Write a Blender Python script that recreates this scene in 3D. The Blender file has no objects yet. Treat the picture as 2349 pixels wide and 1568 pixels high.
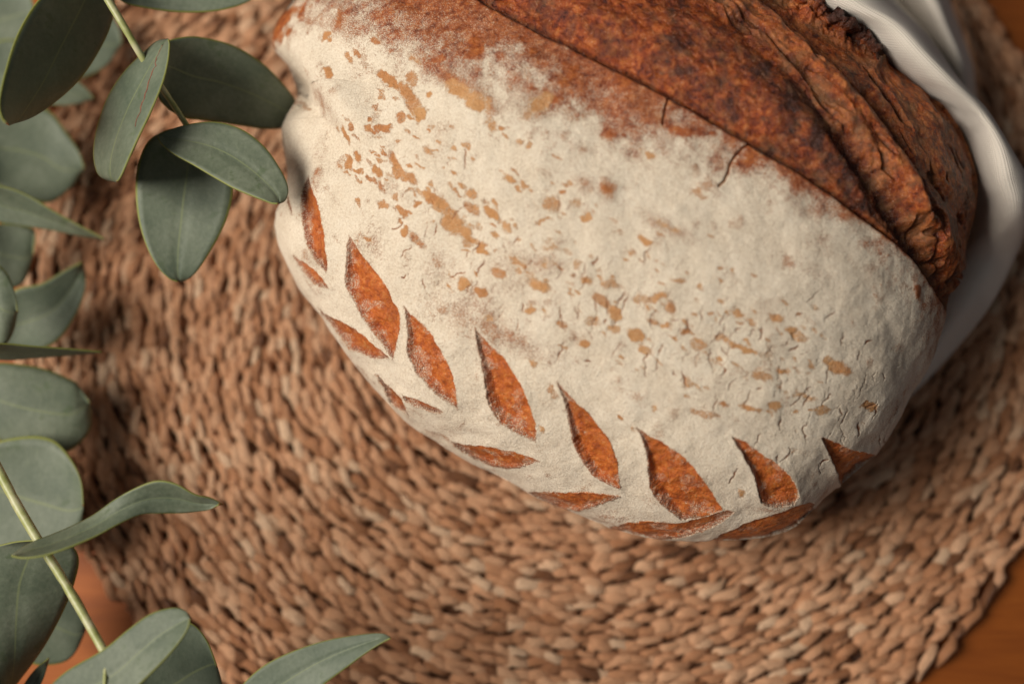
import bpy, math
import numpy as np
from mathutils import Vector, Matrix

# ------------------------------------------------------------------ camera, world, lamps, exposure
SC = bpy.context.scene
COL = SC.collection
PW, PH = 2349.0, 1568.0                 # photograph coordinates used for the traced points
LENS, SENSOR = 50.0, 36.0
TILT, DIST = math.radians(10.0), 0.503
CAM = np.array([0.0, -DIST * math.sin(TILT), DIST * math.cos(TILT)])
cam_data = bpy.data.cameras.new('camera')
cam_data.lens, cam_data.sensor_width = LENS, SENSOR
cam_data.clip_start, cam_data.clip_end = 0.01, 20
cam = bpy.data.objects.new('camera', cam_data)
COL.objects.link(cam)
cam.location = CAM
cam.rotation_euler = (TILT, 0, 0)
SC.camera = cam
cam_data.dof.use_dof = True
cam_data.dof.focus_distance = 0.432
cam_data.dof.aperture_fstop = 3.5

world = bpy.data.worlds.new('World')
SC.world = world
world.use_nodes = True
bg = world.node_tree.nodes['Background']
bg.inputs[0].default_value = (0.92, 0.95, 1.0, 1)
bg.inputs[1].default_value = 0.085

def area_lamp(name, loc, target, size, power, color):
    d = bpy.data.lights.new(name, 'AREA')
    d.shape = 'RECTANGLE'
    d.size, d.size_y = size
    d.energy = power
    d.color = color
    o = bpy.data.objects.new(name, d)
    COL.objects.link(o)
    o.location = loc
    o.rotation_euler = (Vector(target) - Vector(loc)).to_track_quat('-Z', 'Y').to_euler()
    return o
area_lamp('window_light', (-1.50, -0.03, 1.66), (0, 0.02, 0.03), (1.1, 1.1), 68.5, (1.0, 0.92, 0.82))

SC.view_settings.view_transform = 'Standard'
SC.view_settings.look = 'None'
SC.view_settings.exposure = 0.0
SC.view_settings.gamma = 1.0
SC.render.engine = 'CYCLES'
SC.cycles.use_denoising = True
SC.cycles.max_bounces = 6

# ------------------------------------------------------------------ helpers
RX = np.array([[1, 0, 0], [0, math.cos(TILT), -math.sin(TILT)], [0, math.sin(TILT), math.cos(TILT)]])
K = SENSOR / LENS
def ray(p):
    p = np.atleast_2d(np.asarray(p, float))
    v = np.stack([(p[:, 0] / PW - 0.5) * K, -(p[:, 1] - PH / 2) / PW * K, -np.ones(len(p))], 1)
    return v @ RX.T
def at(x, y, z):                        # photo point -> place at height z
    d = ray((x, y))[0]
    return CAM + d * ((z - CAM[2]) / d[2])
def project(v):
    q = (v - CAM) @ RX
    return np.stack([(q[:, 0] / -q[:, 2] / K + 0.5) * PW, PH / 2 - q[:, 1] / -q[:, 2] / K * PW], 1)

_lat = {}
def vnoise(p, freq, seed=0):            # value noise 0..1
    if seed not in _lat:
        _lat[seed] = np.random.default_rng(seed + 77).random(32 ** 3).astype(np.float32)
    L = _lat[seed]
    q = (p * freq + (31.7 + seed * 5.3)).astype(np.float32)
    i = np.floor(q)
    f = q - i
    f = f * f * (3 - 2 * f)
    i = i.astype(np.int32)
    x0, y0, z0 = (i[:, 0] & 31) << 10, (i[:, 1] & 31) << 5, i[:, 2] & 31
    x1, y1, z1 = ((i[:, 0] + 1) & 31) << 10, ((i[:, 1] + 1) & 31) << 5, (i[:, 2] + 1) & 31
    fx, fy, fz = f[:, 0], f[:, 1], f[:, 2]
    def lx(yz):
        a = L[x0 + yz]
        return a + (L[x1 + yz] - a) * fx
    a, b = lx(y0 + z0), lx(y1 + z0)
    a = a + (b - a) * fy
    c, d = lx(y0 + z1), lx(y1 + z1)
    c = c + (d - c) * fy
    return a + (c - a) * fz
def fbm(p, freq, seed=0, octaves=3):
    s, w, t = 0, 1.0, 0
    for k in range(octaves):
        s = s + w * vnoise(p, freq * 2 ** k, seed + k)
        t += w
        w *= 0.5
    return s / t
def sstep(a, b, x):
    t = np.clip((x - a) / (b - a), 0, 1)
    return t * t * (3 - 2 * t)

def seg_dist(p, line, closed=False):    # distance of points to a polyline, and signed side of the nearest piece
    a = np.asarray(line, float)
    b = np.roll(a, -1, 0) if closed else a[1:]
    a = a if closed else a[:-1]
    best = np.full(len(p), 1e9)
    side = np.zeros(len(p))
    par = np.zeros(len(p))
    for k in range(len(a)):
        ab = b[k] - a[k]
        ap = p - a[k]
        t = np.clip((ap @ ab) / max(ab @ ab, 1e-9), 0, 1)
        d = np.linalg.norm(ap - t[:, None] * ab, axis=1)
        m = d < best
        best[m] = d[m]
        side[m] = np.sign(ab[0] * ap[m, 1] - ab[1] * ap[m, 0])
        par[m] = (k + t[m]) / len(a)
    return best, side, par
def inside(p, poly):
    poly = np.asarray(poly, float)
    c = np.zeros(len(p), bool)
    j = len(poly) - 1
    for i in range(len(poly)):
        xi, yi = poly[i]
        xj, yj = poly[j]
        if yi != yj:
            c ^= ((yi > p[:, 1]) != (yj > p[:, 1])) & (p[:, 0] < (xj - xi) * (p[:, 1] - yi) / (yj - yi) + xi)
        j = i
    return c
def zoomed(x0, y0, s, pts):             # points read in an enlarged view -> photo coordinates
    return [((x0 + x / s) / 1.7437, (y0 + y / s) / 1.7437) for x, y in pts]

def catmull(pts, n):
    pts = np.asarray(pts, float)
    m = len(pts)
    ext = np.vstack([2 * pts[0] - pts[1], pts, 2 * pts[-1] - pts[-2]])
    out = []
    for u in np.linspace(0, m - 1, n):
        k = min(int(u), m - 2)
        t = u - k
        p0, p1, p2, p3 = ext[k], ext[k + 1], ext[k + 2], ext[k + 3]
        out.append(0.5 * (2 * p1 + (p2 - p0) * t + (2 * p0 - 5 * p1 + 4 * p2 - p3) * t * t + (3 * p1 - p0 - 3 * p2 + p3) * t ** 3))
    return np.array(out)

def mesh_object(name, verts, faces, mat, parent=None, smooth=True, attrs=None, uv=None):
    me = bpy.data.meshes.new(name)
    verts = np.asarray(verts, np.float32)
    faces = np.asarray(faces, np.int32)
    nf, k = faces.shape
    me.vertices.add(len(verts))
    me.vertices.foreach_set('co', verts.ravel())
    me.loops.add(nf * k)
    me.loops.foreach_set('vertex_index', faces.ravel())
    me.polygons.add(nf)
    me.polygons.foreach_set('loop_start', np.arange(0, nf * k, k, dtype=np.int32))
    if smooth:
        me.polygons.foreach_set('use_smooth', np.ones(nf, bool))
    me.update(calc_edges=True)
    for an, av in (attrs or {}).items():
        a = me.attributes.new(an, 'FLOAT', 'POINT')
        a.data.foreach_set('value', np.asarray(av, np.float32))
    if uv is not None:
        l = me.uv_layers.new(name='UVMap')
        l.data.foreach_set('uv', np.asarray(uv, np.float32)[faces.ravel()].ravel())
    me.materials.append(mat)
    o = bpy.data.objects.new(name, me)
    COL.objects.link(o)
    if parent is not None:
        o.parent = parent
        o.matrix_parent_inverse = Matrix.Identity(4)
    return o
def thing(name, label, cat, loc=(0, 0, 0), group=None):
    o = bpy.data.objects.new(name, None)
    o.empty_display_size = 0.02
    COL.objects.link(o)
    o.location = loc
    o['label'], o['category'] = label, cat
    if group:
        o['group'] = group
    return o

# ------------------------------------------------------------------ node material helpers
class NT:
    def __init__(self, name):
        self.m = bpy.data.materials.new(name)
        self.m.use_nodes = True
        self.t = self.m.node_tree
        self.b = self.t.nodes['Principled BSDF']
    def n(self, typ, **kw):
        o = self.t.nodes.new(typ)
        for k, v in kw.items():
            setattr(o, k, v)
        return o
    def put(self, sock, v):
        if isinstance(v, bpy.types.NodeSocket):
            self.t.links.new(v, sock)
        elif isinstance(v, (tuple, list)) and len(v) == 3 and sock.type == 'RGBA':
            sock.default_value = (*v, 1)
        else:
            sock.default_value = v
    def math(self, op, a, b=0.0, clamp=False):
        o = self.n('ShaderNodeMath', operation=op, use_clamp=clamp)
        self.put(o.inputs[0], a)
        self.put(o.inputs[1], b)
        return o.outputs[0]
    def mix(self, f, a, b, blend='MIX'):
        o = self.n('ShaderNodeMix', data_type='RGBA', blend_type=blend)
        self.put(o.inputs[0], f)
        self.put(o.inputs[6], a)
        self.put(o.inputs[7], b)
        return o.outputs[2]
    def attr(self, name):
        return self.n('ShaderNodeAttribute', attribute_name=name).outputs['Fac']
    def coords(self, which='Object'):
        return self.n('ShaderNodeTexCoord').outputs[which]
    def mapped(self, vec, scale=(1, 1, 1), rot=(0, 0, 0)):
        o = self.n('ShaderNodeMapping')
        self.put(o.inputs[0], vec)
        o.inputs['Scale'].default_value = scale
        o.inputs['Rotation'].default_value = rot
        return o.outputs[0]
    def noise(self, vec, scale, detail=3, rough=0.55, dist=0.0):
        o = self.n('ShaderNodeTexNoise')
        self.put(o.inputs['Vector'], vec)
        o.inputs['Scale'].default_value = scale
        o.inputs['Detail'].default_value = detail
        o.inputs['Roughness'].default_value = rough
        o.inputs['Distortion'].default_value = dist
        return o.outputs['Fac']
    def voronoi(self, vec, scale, feature='F1'):
        o = self.n('ShaderNodeTexVoronoi', feature=feature)
        self.put(o.inputs['Vector'], vec)
        o.inputs['Scale'].default_value = scale
        return o.outputs['Distance']
    def ramp(self, f, stops):
        o = self.n('ShaderNodeValToRGB')
        self.put(o.inputs[0], f)
        e = o.color_ramp.elements
        while len(e) < len(stops):
            e.new(0.5)
        for k, (p, c) in enumerate(stops):
            e[k].position = p
            e[k].color = (*c, 1) if len(c) == 3 else c
        return o.outputs[0]
    def remap(self, v, a, b, c=0.0, d=1.0):
        o = self.n('ShaderNodeMapRange', interpolation_type='SMOOTHSTEP')
        self.put(o.inputs[0], v)
        for k, x in zip((1, 2, 3, 4), (a, b, c, d)):
            self.put(o.inputs[k], x)
        return o.outputs[0]
    def bump(self, h, dist, strength=1.0, normal=None):
        o = self.n('ShaderNodeBump')
        self.put(o.inputs['Height'], h)
        o.inputs['Distance'].default_value = dist
        self.put(o.inputs['Strength'], strength)
        if normal is not None:
            self.put(o.inputs['Normal'], normal)
        return o.outputs[0]
    def set(self, **kw):
        for k, v in kw.items():
            self.put(self.b.inputs[k.replace('_', ' ')], v)
        return self.m

# ------------------------------------------------------------------ materials
def wood_material():
    t = NT('table_wood')
    c = t.mapped(t.coords(), (1, 9, 1), (0, 0, math.radians(64)))
    g = t.noise(c, 14, 6, 0.62, 0.6)
    f = t.noise(t.mapped(t.coords(), (2, 60, 1), (0, 0, math.radians(64))), 30, 4)
    col = t.ramp(t.math('ADD', t.math('MULTIPLY', g, 0.75), t.math('MULTIPLY', f, 0.25)),
                 [(0.3, (0.19, 0.046, 0.007)), (0.55, (0.29, 0.078, 0.011)), (0.75, (0.36, 0.105, 0.016))])
    return t.set(Base_Color=col, Roughness=0.6, Specular_IOR_Level=0.3, Normal=t.bump(f, 0.0002, 0.5))
def straw_material():
    t = NT('seagrass')
    uv = t.coords('UV')
    tint = t.attr('tint')
    fib = t.noise(t.mapped(uv, (1.2, 14, 1)), 3.0, 5, 0.7)
    base = t.ramp(tint, [(0.0, (0.10, 0.034, 0.010)), (0.2, (0.46, 0.205, 0.092)), (0.55, (0.68, 0.355, 0.190)), (0.85, (0.78, 0.47, 0.28)), (1.0, (0.82, 0.56, 0.36))])
    col = t.mix(t.remap(fib, 0.32, 0.58, 0.55, 0.0), base, (0.17, 0.06, 0.018))
    return t.set(Base_Color=col, Roughness=0.5, Normal=t.bump(fib, 0.0009, 1.0))
def crust_material():
    t = NT('bread_crust')
    o = t.coords()
    flour, tan, dark, gloss = t.attr('flour'), t.attr('tan'), t.attr('dark'), t.attr('gloss')
    n_big = t.noise(o, 90, 4, 0.6)
    n_mid = t.noise(o, 480, 5, 0.7, 0.4)
    n_fine = t.noise(o, 2600, 2, 0.6)
    crust = t.ramp(t.math('ADD', t.math('MULTIPLY', n_mid, 0.72), t.math('MULTIPLY', n_big, 0.28)),
                   [(0.33, (0.15, 0.028, 0.007)), (0.45, (0.33, 0.078, 0.014)), (0.56, (0.47, 0.138, 0.024)), (0.72, (0.62, 0.27, 0.085))])
    torn = t.ramp(n_mid, [(0.34, (0.07, 0.010, 0.003)), (0.45, (0.25, 0.040, 0.006)), (0.56, (0.42, 0.090, 0.012)), (0.70, (0.60, 0.21, 0.045))])
    crust = t.mix(gloss, crust, torn)
    fresh = t.ramp(n_mid, [(0.33, (0.33, 0.050, 0.006)), (0.48, (0.55, 0.112, 0.011)), (0.60, (0.65, 0.170, 0.020)), (0.74, (0.78, 0.38, 0.13))])
    crust = t.mix(t.attr('bake'), crust, fresh)
    burnt = t.ramp(n_mid, [(0.35, (0.022, 0.007, 0.004)), (0.65, (0.085, 0.020, 0.007))])  # burnt crust, and the shade painted along cut walls and the furrow
    bare = t.mix(dark, crust, burnt)
    tancol = t.ramp(t.math('ADD', t.math('MULTIPLY', n_big, 0.6), t.math('MULTIPLY', n_fine, 0.4)), [(0.3, (0.52, 0.225, 0.07)), (0.7, (0.68, 0.38, 0.16))])
    bare = t.mix(tan, bare, tancol)
    fl = t.ramp(t.math('ADD', t.math('MULTIPLY', t.noise(o, 1500, 3, 0.7), 0.7), t.math('MULTIPLY', n_big, 0.3)),
                [(0.34, (0.62, 0.51, 0.38)), (0.5, (0.77, 0.665, 0.52)), (0.66, (0.86, 0.77, 0.63))])
    jit = t.math('MULTIPLY', t.math('SUBTRACT', t.math('ADD', t.math('MULTIPLY', n_fine, 0.66), t.math('MULTIPLY', n_mid, 0.34)), 0.5), 2.2)
    cover = t.remap(t.math('ADD', flour, jit), 0.16, 0.80)
    col = t.mix(cover, bare, fl)
    rough = t.math('ADD', t.math('MULTIPLY', cover, 0.5), t.math('SUBTRACT', 0.47, t.math('MULTIPLY', gloss, 0.24)), True)
    grain = t.math('ADD', t.math('MULTIPLY', t.noise(o, 1500, 4, 0.75), 1.0), t.math('MULTIPLY', n_fine, 0.35))
    nb = t.bump(grain, 0.00055, 0.9)
    h_crust = t.math('MULTIPLY', t.math('ADD', n_mid, t.math('MULTIPLY', t.noise(o, 1300, 3, 0.6), 0.35)), t.math('SUBTRACT', 1.0, cover))
    nb2 = t.bump(h_crust, 0.0008, 0.8, nb)
    return t.set(Base_Color=col, Roughness=rough, Normal=nb2)
def leaf_material():
    t = NT('eucalyptus_leaf')
    uv = t.coords('UV')
    sep = t.n('ShaderNodeSeparateXYZ')
    t.put(sep.inputs[0], uv)
    v = t.math('ABSOLUTE', t.math('SUBTRACT', sep.outputs[1], 0.5))      # 0 at the midrib, 0.5 at the rim
    o = t.coords()
    blot = t.noise(o, 60, 4, 0.6)
    fine = t.noise(o, 700, 3, 0.6)
    info = t.n('ShaderNodeObjectInfo').outputs['Random']
    col = t.ramp(t.math('ADD', t.math('MULTIPLY', blot, 0.7), t.math('MULTIPLY', fine, 0.3)),
                 [(0.32, (0.082, 0.112, 0.070)), (0.5, (0.145, 0.175, 0.116)), (0.68, (0.225, 0.255, 0.182))])
    col = t.mix(t.remap(t.noise(o, 150, 4, 0.6), 0.60, 0.68, 0.0, 0.6), col, (0.085, 0.125, 0.055))
    col = t.mix(t.math('MULTIPLY', info, 0.30), col, (0.105, 0.145, 0.110))
    wave = t.n('ShaderNodeTexWave')
    t.put(wave.inputs['Vector'], t.mapped(uv, (1, 1, 1)))
    veins = t.noise(t.mapped(uv, (14, 3, 1), (0, 0, 0.6)), 3, 3)
    col = t.mix(t.remap(veins, 0.55, 0.7, 0.0, 0.15), col, (0.25, 0.30, 0.18))
    col = t.mix(t.remap(v, 0.006, 0.016, 0.6, 0.0), col, (0.24, 0.28, 0.13))
    col = t.mix(t.remap(v, 0.472, 0.488, 0.0, 0.85), col, (0.25, 0.27, 0.045))
    col = t.mix(t.remap(sep.outputs[0], 0.985, 0.995, 0.0, 0.8), col, (0.34, 0.10, 0.02))
    t.set(Base_Color=col, Roughness=0.58, Normal=t.bump(t.math('ADD', fine, t.math('MULTIPLY', veins, 0.4)), 0.00015, 0.6))
    tr = t.n('ShaderNodeBsdfTranslucent')
    t.put(tr.inputs[0], (0.16, 0.20, 0.04))
    mx = t.n('ShaderNodeMixShader')
    mx.inputs[0].default_value = 0.16
    t.put(mx.inputs[1], t.b.outputs[0])
    t.put(mx.inputs[2], tr.outputs[0])
    t.put(t.t.nodes['Material Output'].inputs[0], mx.outputs[0])
    return t.m
def stem_material():
    t = NT('eucalyptus_stem')
    o = t.coords()
    n = t.noise(o, 200, 3)
    col = t.ramp(n, [(0.3, (0.24, 0.27, 0.07)), (0.5, (0.36, 0.38, 0.16)), (0.7, (0.50, 0.48, 0.30))])
    return t.set(Base_Color=col, Roughness=0.42, Normal=t.bump(n, 0.0003, 0.5))
def linen_material():
    t = NT('white_linen')
    uv = t.coords('UV')
    def threads(axis, sc):
        w = t.n('ShaderNodeTexWave', wave_type='BANDS', bands_direction=axis)
        t.put(w.inputs['Vector'], uv)
        w.inputs['Scale'].default_value = sc
        w.inputs['Distortion'].default_value = 0.6
        w.inputs['Detail'].default_value = 1.0
        return w.outputs['Fac']
    h = t.math('MULTIPLY', threads('X', 10.0), threads('Y', 10.0))
    n = t.noise(t.coords(), 300, 3)
    col = t.mix(t.math('MULTIPLY', h, 1.0), (0.64, 0.58, 0.50), (0.83, 0.775, 0.69))
    t.set(Base_Color=col, Roughness=0.85, Normal=t.bump(t.math('ADD', h, t.math('MULTIPLY', n, 0.4)), 0.0003, 0.7))
    t.b.inputs['Sheen Weight'].default_value = 0.15
    return t.m
M_WOOD, M_STRAW, M_CRUST = wood_material(), straw_material(), crust_material()
def scar_material():
    t = NT('leaf_scar')
    n = t.noise(t.coords(), 900, 2)
    return t.set(Base_Color=t.ramp(n, [(0.3, (0.16, 0.05, 0.03)), (0.7, (0.26, 0.11, 0.06))]), Roughness=0.7)
M_SCAR = scar_material()
M_LEAF, M_STEM, M_LINEN = leaf_material(), stem_material(), linen_material()

# ------------------------------------------------------------------ table
def box(name, lo, hi, mat):
    x0, y0, z0 = lo
    x1, y1, z1 = hi
    v = [(x0, y0, z0), (x1, y0, z0), (x1, y1, z0), (x0, y1, z0), (x0, y0, z1), (x1, y0, z1), (x1, y1, z1), (x0, y1, z1)]
    f = [(3, 2, 1, 0), (4, 5, 6, 7), (0, 1, 5, 4), (1, 2, 6, 5), (2, 3, 7, 6), (3, 0, 4, 7)]
    return mesh_object(name, v, f, mat, smooth=False)
table = box('table_top', (-0.6, -0.5, -0.036), (0.6, 0.5, -0.006), M_WOOD)
table['kind'] = 'structure'

# ------------------------------------------------------------------ loaf outline and marks traced from the photograph
OUTLINE = [(690, -10), (660, 30), (645, 60), (648, 100), (660, 150), (672, 195), (684, 222), (660, 260), (645, 305), (648, 350), (660, 410), (645, 455),
           (626, 490), (630, 540), (640, 575), (664, 625), (700, 682), (735, 725), (780, 790), (830, 850), (880, 910), (935, 968), (1000, 1010),
           (1045, 1035), (1100, 1072), (1155, 1103), (1220, 1140), (1290, 1172), (1340, 1194), (1400, 1214), (1480, 1234), (1560, 1243), (1650, 1243),
           (1740, 1236), (1810, 1220), (1850, 1188), (1895, 1135), (1955, 1088), (2010, 1035), (2060, 970), (2092, 900), (2130, 840), (2160, 755),
           (2168, 705), (2180, 650), (2205, 600), (2225, 550), (2242, 480), (2246, 420), (2236, 370), (2215, 300), (2175, 245), (2100, 180), (2040, 130),
           (1985, 75), (1900, 10), (1800, -60), (1650, -150), (1450, -225), (1250, -250), (1050, -220), (880, -150), (770, -80)]
A6 = (1000, 700, 1.5677)
A7 = (2200, 1100, 1.239)
CUTS = [  # (left edge tip->tail, right edge tip->tail, depth)
    (zoomed(*A6, [(365, 2), (345, 60), (325, 130), (318, 210), (320, 290), (335, 350), (360, 420), (395, 490), (430, 550), (470, 590), (485, 612)]),
     zoomed(*A6, [(365, 2), (378, 40), (402, 110), (427, 210), (447, 290), (464, 370), (480, 450), (489, 530), (485, 612)]), 0.0042),
    (zoomed(*A6, [(622, 380), (610, 450), (608, 560), (606, 640), (615, 700), (640, 745), (680, 825), (720, 900), (770, 970), (820, 1030), (870, 1090), (908, 1145)]),
     zoomed(*A6, [(622, 380), (660, 436), (712, 515), (772, 585), (832, 655), (874, 725), (908, 795), (942, 858), (950, 930), (938, 1010), (908, 1145)]), 0.0050),
    (zoomed(*A6, [(972, 815), (988, 880), (998, 960), (1000, 1030), (995, 1075), (1010, 1130), (1040, 1190), (1080, 1250), (1130, 1310), (1190, 1360), (1250, 1400), (1312, 1452)]),
     zoomed(*A6, [(972, 815), (1005, 860), (1055, 898), (1115, 955), (1165, 1015), (1206, 1085), (1245, 1165), (1280, 1245), (1297, 1320), (1312, 1452)]), 0.0048),
    ([(1092, 752), (1098, 800), (1108, 840), (1116, 880), (1123, 925), (1148, 965), (1190, 992), (1229, 1014)],
     [(1092, 752), (1122, 788), (1162, 828), (1197, 878), (1218, 930), (1230, 970), (1229, 1014)], 0.0050),
    (zoomed(*A7, [(36, 526), (70, 620), (85, 690), (98, 760), (108, 830), (133, 890), (168, 950), (218, 1010), (280, 1043), (347, 1070)]),
     zoomed(*A7, [(36, 526), (84, 578), (134, 636), (194, 696), (249, 766), (294, 826), (324, 896), (334, 960), (347, 1070)]), 0.0050),
    (zoomed(*A7, [(426, 755), (466, 830), (480, 900), (488, 990), (498, 1060), (530, 1112), (590, 1164), (650, 1206), (720, 1200)]),
     zoomed(*A7, [(426, 755), (484, 787), (564, 826), (644, 880), (704, 935), (754, 1005), (796, 1065), (836, 1125), (850, 1152), (790, 1180), (720, 1200)]), 0.0054),
    (zoomed(*A7, [(896, 790), (946, 870), (982, 930), (1008, 990), (1028, 1060), (1040, 1112), (1080, 1130), (1150, 1135), (1205, 1128)]),
     zoomed(*A7, [(896, 790), (964, 816), (1014, 856), (1064, 890), (1114, 925), (1164, 965), (1200, 1015), (1222, 1060), (1228, 1090), (1205, 1128)]), 0.0050),
    (zoomed(*A7, [(1331, 790), (1368, 870), (1398, 930), (1418, 990), (1440, 1040), (1480, 1048), (1540, 1020), (1590, 960), (1622, 890)]),
     zoomed(*A7, [(1331, 790), (1392, 811), (1442, 836), (1502, 861), (1562, 871), (1622, 890)]), 0.0056),
    (zoomed(*A7, [(280, 1258), (340, 1282), (400, 1300), (500, 1310), (600, 1304), (680, 1284), (760, 1254), (840, 1220), (915, 1164)]),
     zoomed(*A7, [(280, 1258), (350, 1238), (400, 1230), (500, 1227), (600, 1228), (660, 1220), (720, 1203), (790, 1184), (850, 1158), (915, 1164)]), 0.0040),
    (zoomed(*A7, [(770, 1318), (850, 1334), (960, 1324), (1100, 1306), (1190, 1286), (1240, 1256), (1284, 1204), (1308, 1130)]),
     zoomed(*A7, [(770, 1318), (860, 1272), (960, 1230), (1080, 1182), (1200, 1140), (1290, 1122), (1308, 1130)]), 0.0036),
    ([(1213, 1130), (1250, 1152), (1290, 1171), (1330, 1174), (1380, 1160), (1424, 1145)],
     [(1213, 1130), (1260, 1130), (1320, 1133), (1380, 1136), (1424, 1145)], 0.0034),
    ([(1036, 1010), (1080, 1047), (1120, 1068), (1160, 1077), (1200, 1072), (1236, 1058)],
     [(1036, 1010), (1080, 1017), (1130, 1025), (1180, 1038), (1236, 1058)], 0.0034),
    (zoomed(*A6, [(805, 1240), (840, 1315), (870, 1375), (900, 1425), (960, 1465), (1010, 1510)]),
     zoomed(*A6, [(805, 1240), (850, 1286), (905, 1336), (945, 1368), (975, 1410), (988, 1460), (1010, 1510)]), 0.0030),
    (zoomed(*A6, [(970, 1366), (990, 1403), (1040, 1435), (1120, 1460), (1190, 1474), (1228, 1467)]),
     zoomed(*A6, [(970, 1366), (1050, 1386), (1120, 1416), (1180, 1438), (1228, 1467)]), 0.0022),
    (zoomed(*A6, [(436, 820), (480, 884), (530, 944), (590, 1014), (640, 1074), (690, 1104), (760, 1140), (820, 1146), (886, 1132)]),
     zoomed(*A6, [(436, 820), (500, 866), (570, 900), (640, 945), (704, 996), (775, 1056), (845, 1106), (886, 1132)]), 0.0030),
    (zoomed(*A6, [(284, 500), (310, 562), (345, 606), (390, 656), (440, 694), (506, 706)]),
     zoomed(*A6, [(284, 500), (320, 535), (372, 574), (424, 610), (464, 645), (506, 706)]), 0.0022),
    (zoomed(*A6, [(222, 120), (236, 180), (246, 225), (259, 248)]),
     zoomed(*A6, [(222, 120), (246, 155), (256, 200), (259, 248)]), 0.0020),
]
CREASE = [(1010, -80), (1120, 5), (1200, 45), (1290, 92), (1380, 138), (1460, 178), (1545, 225), (1620, 268), (1690, 308), (1760, 350), (1840, 395), (1910, 442), (1975, 490), (2040, 540), (2090, 585), (2125, 630), (2160, 690), (2200, 760)]
FLOUR_END = [(700, -60), (845, 20), (915, 55), (1000, 105), (1110, 158), (1200, 195), (1290, 235), (1390, 290), (1480, 325), (1560, 345), (1640, 372), (1730, 400), (1800, 420), (1870, 455), (1940, 500), (2020, 555), (2080, 600), (2118, 645), (2150, 700), (2190, 780)]
FURROW = [(1560, -30), (1660, 60), (1760, 140), (1840, 215), (1900, 285), (1960, 370), (2030, 455), (2090, 540), (2130, 620), (2150, 690)]
TEAR = [(1990, 215), (2035, 265), (2060, 315), (2085, 365), (2105, 415), (2118, 480)]
RIDGE = [(1700, -20), (1790, 70), (1880, 150), (1950, 225), (2010, 300), (2050, 360), (2082, 430), (2100, 500)]
CREST = [(1760, -50), (1835, 10), (1880, 42), (1925, 62), (1965, 85), (2000, 112), (2018, 138)]
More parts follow.
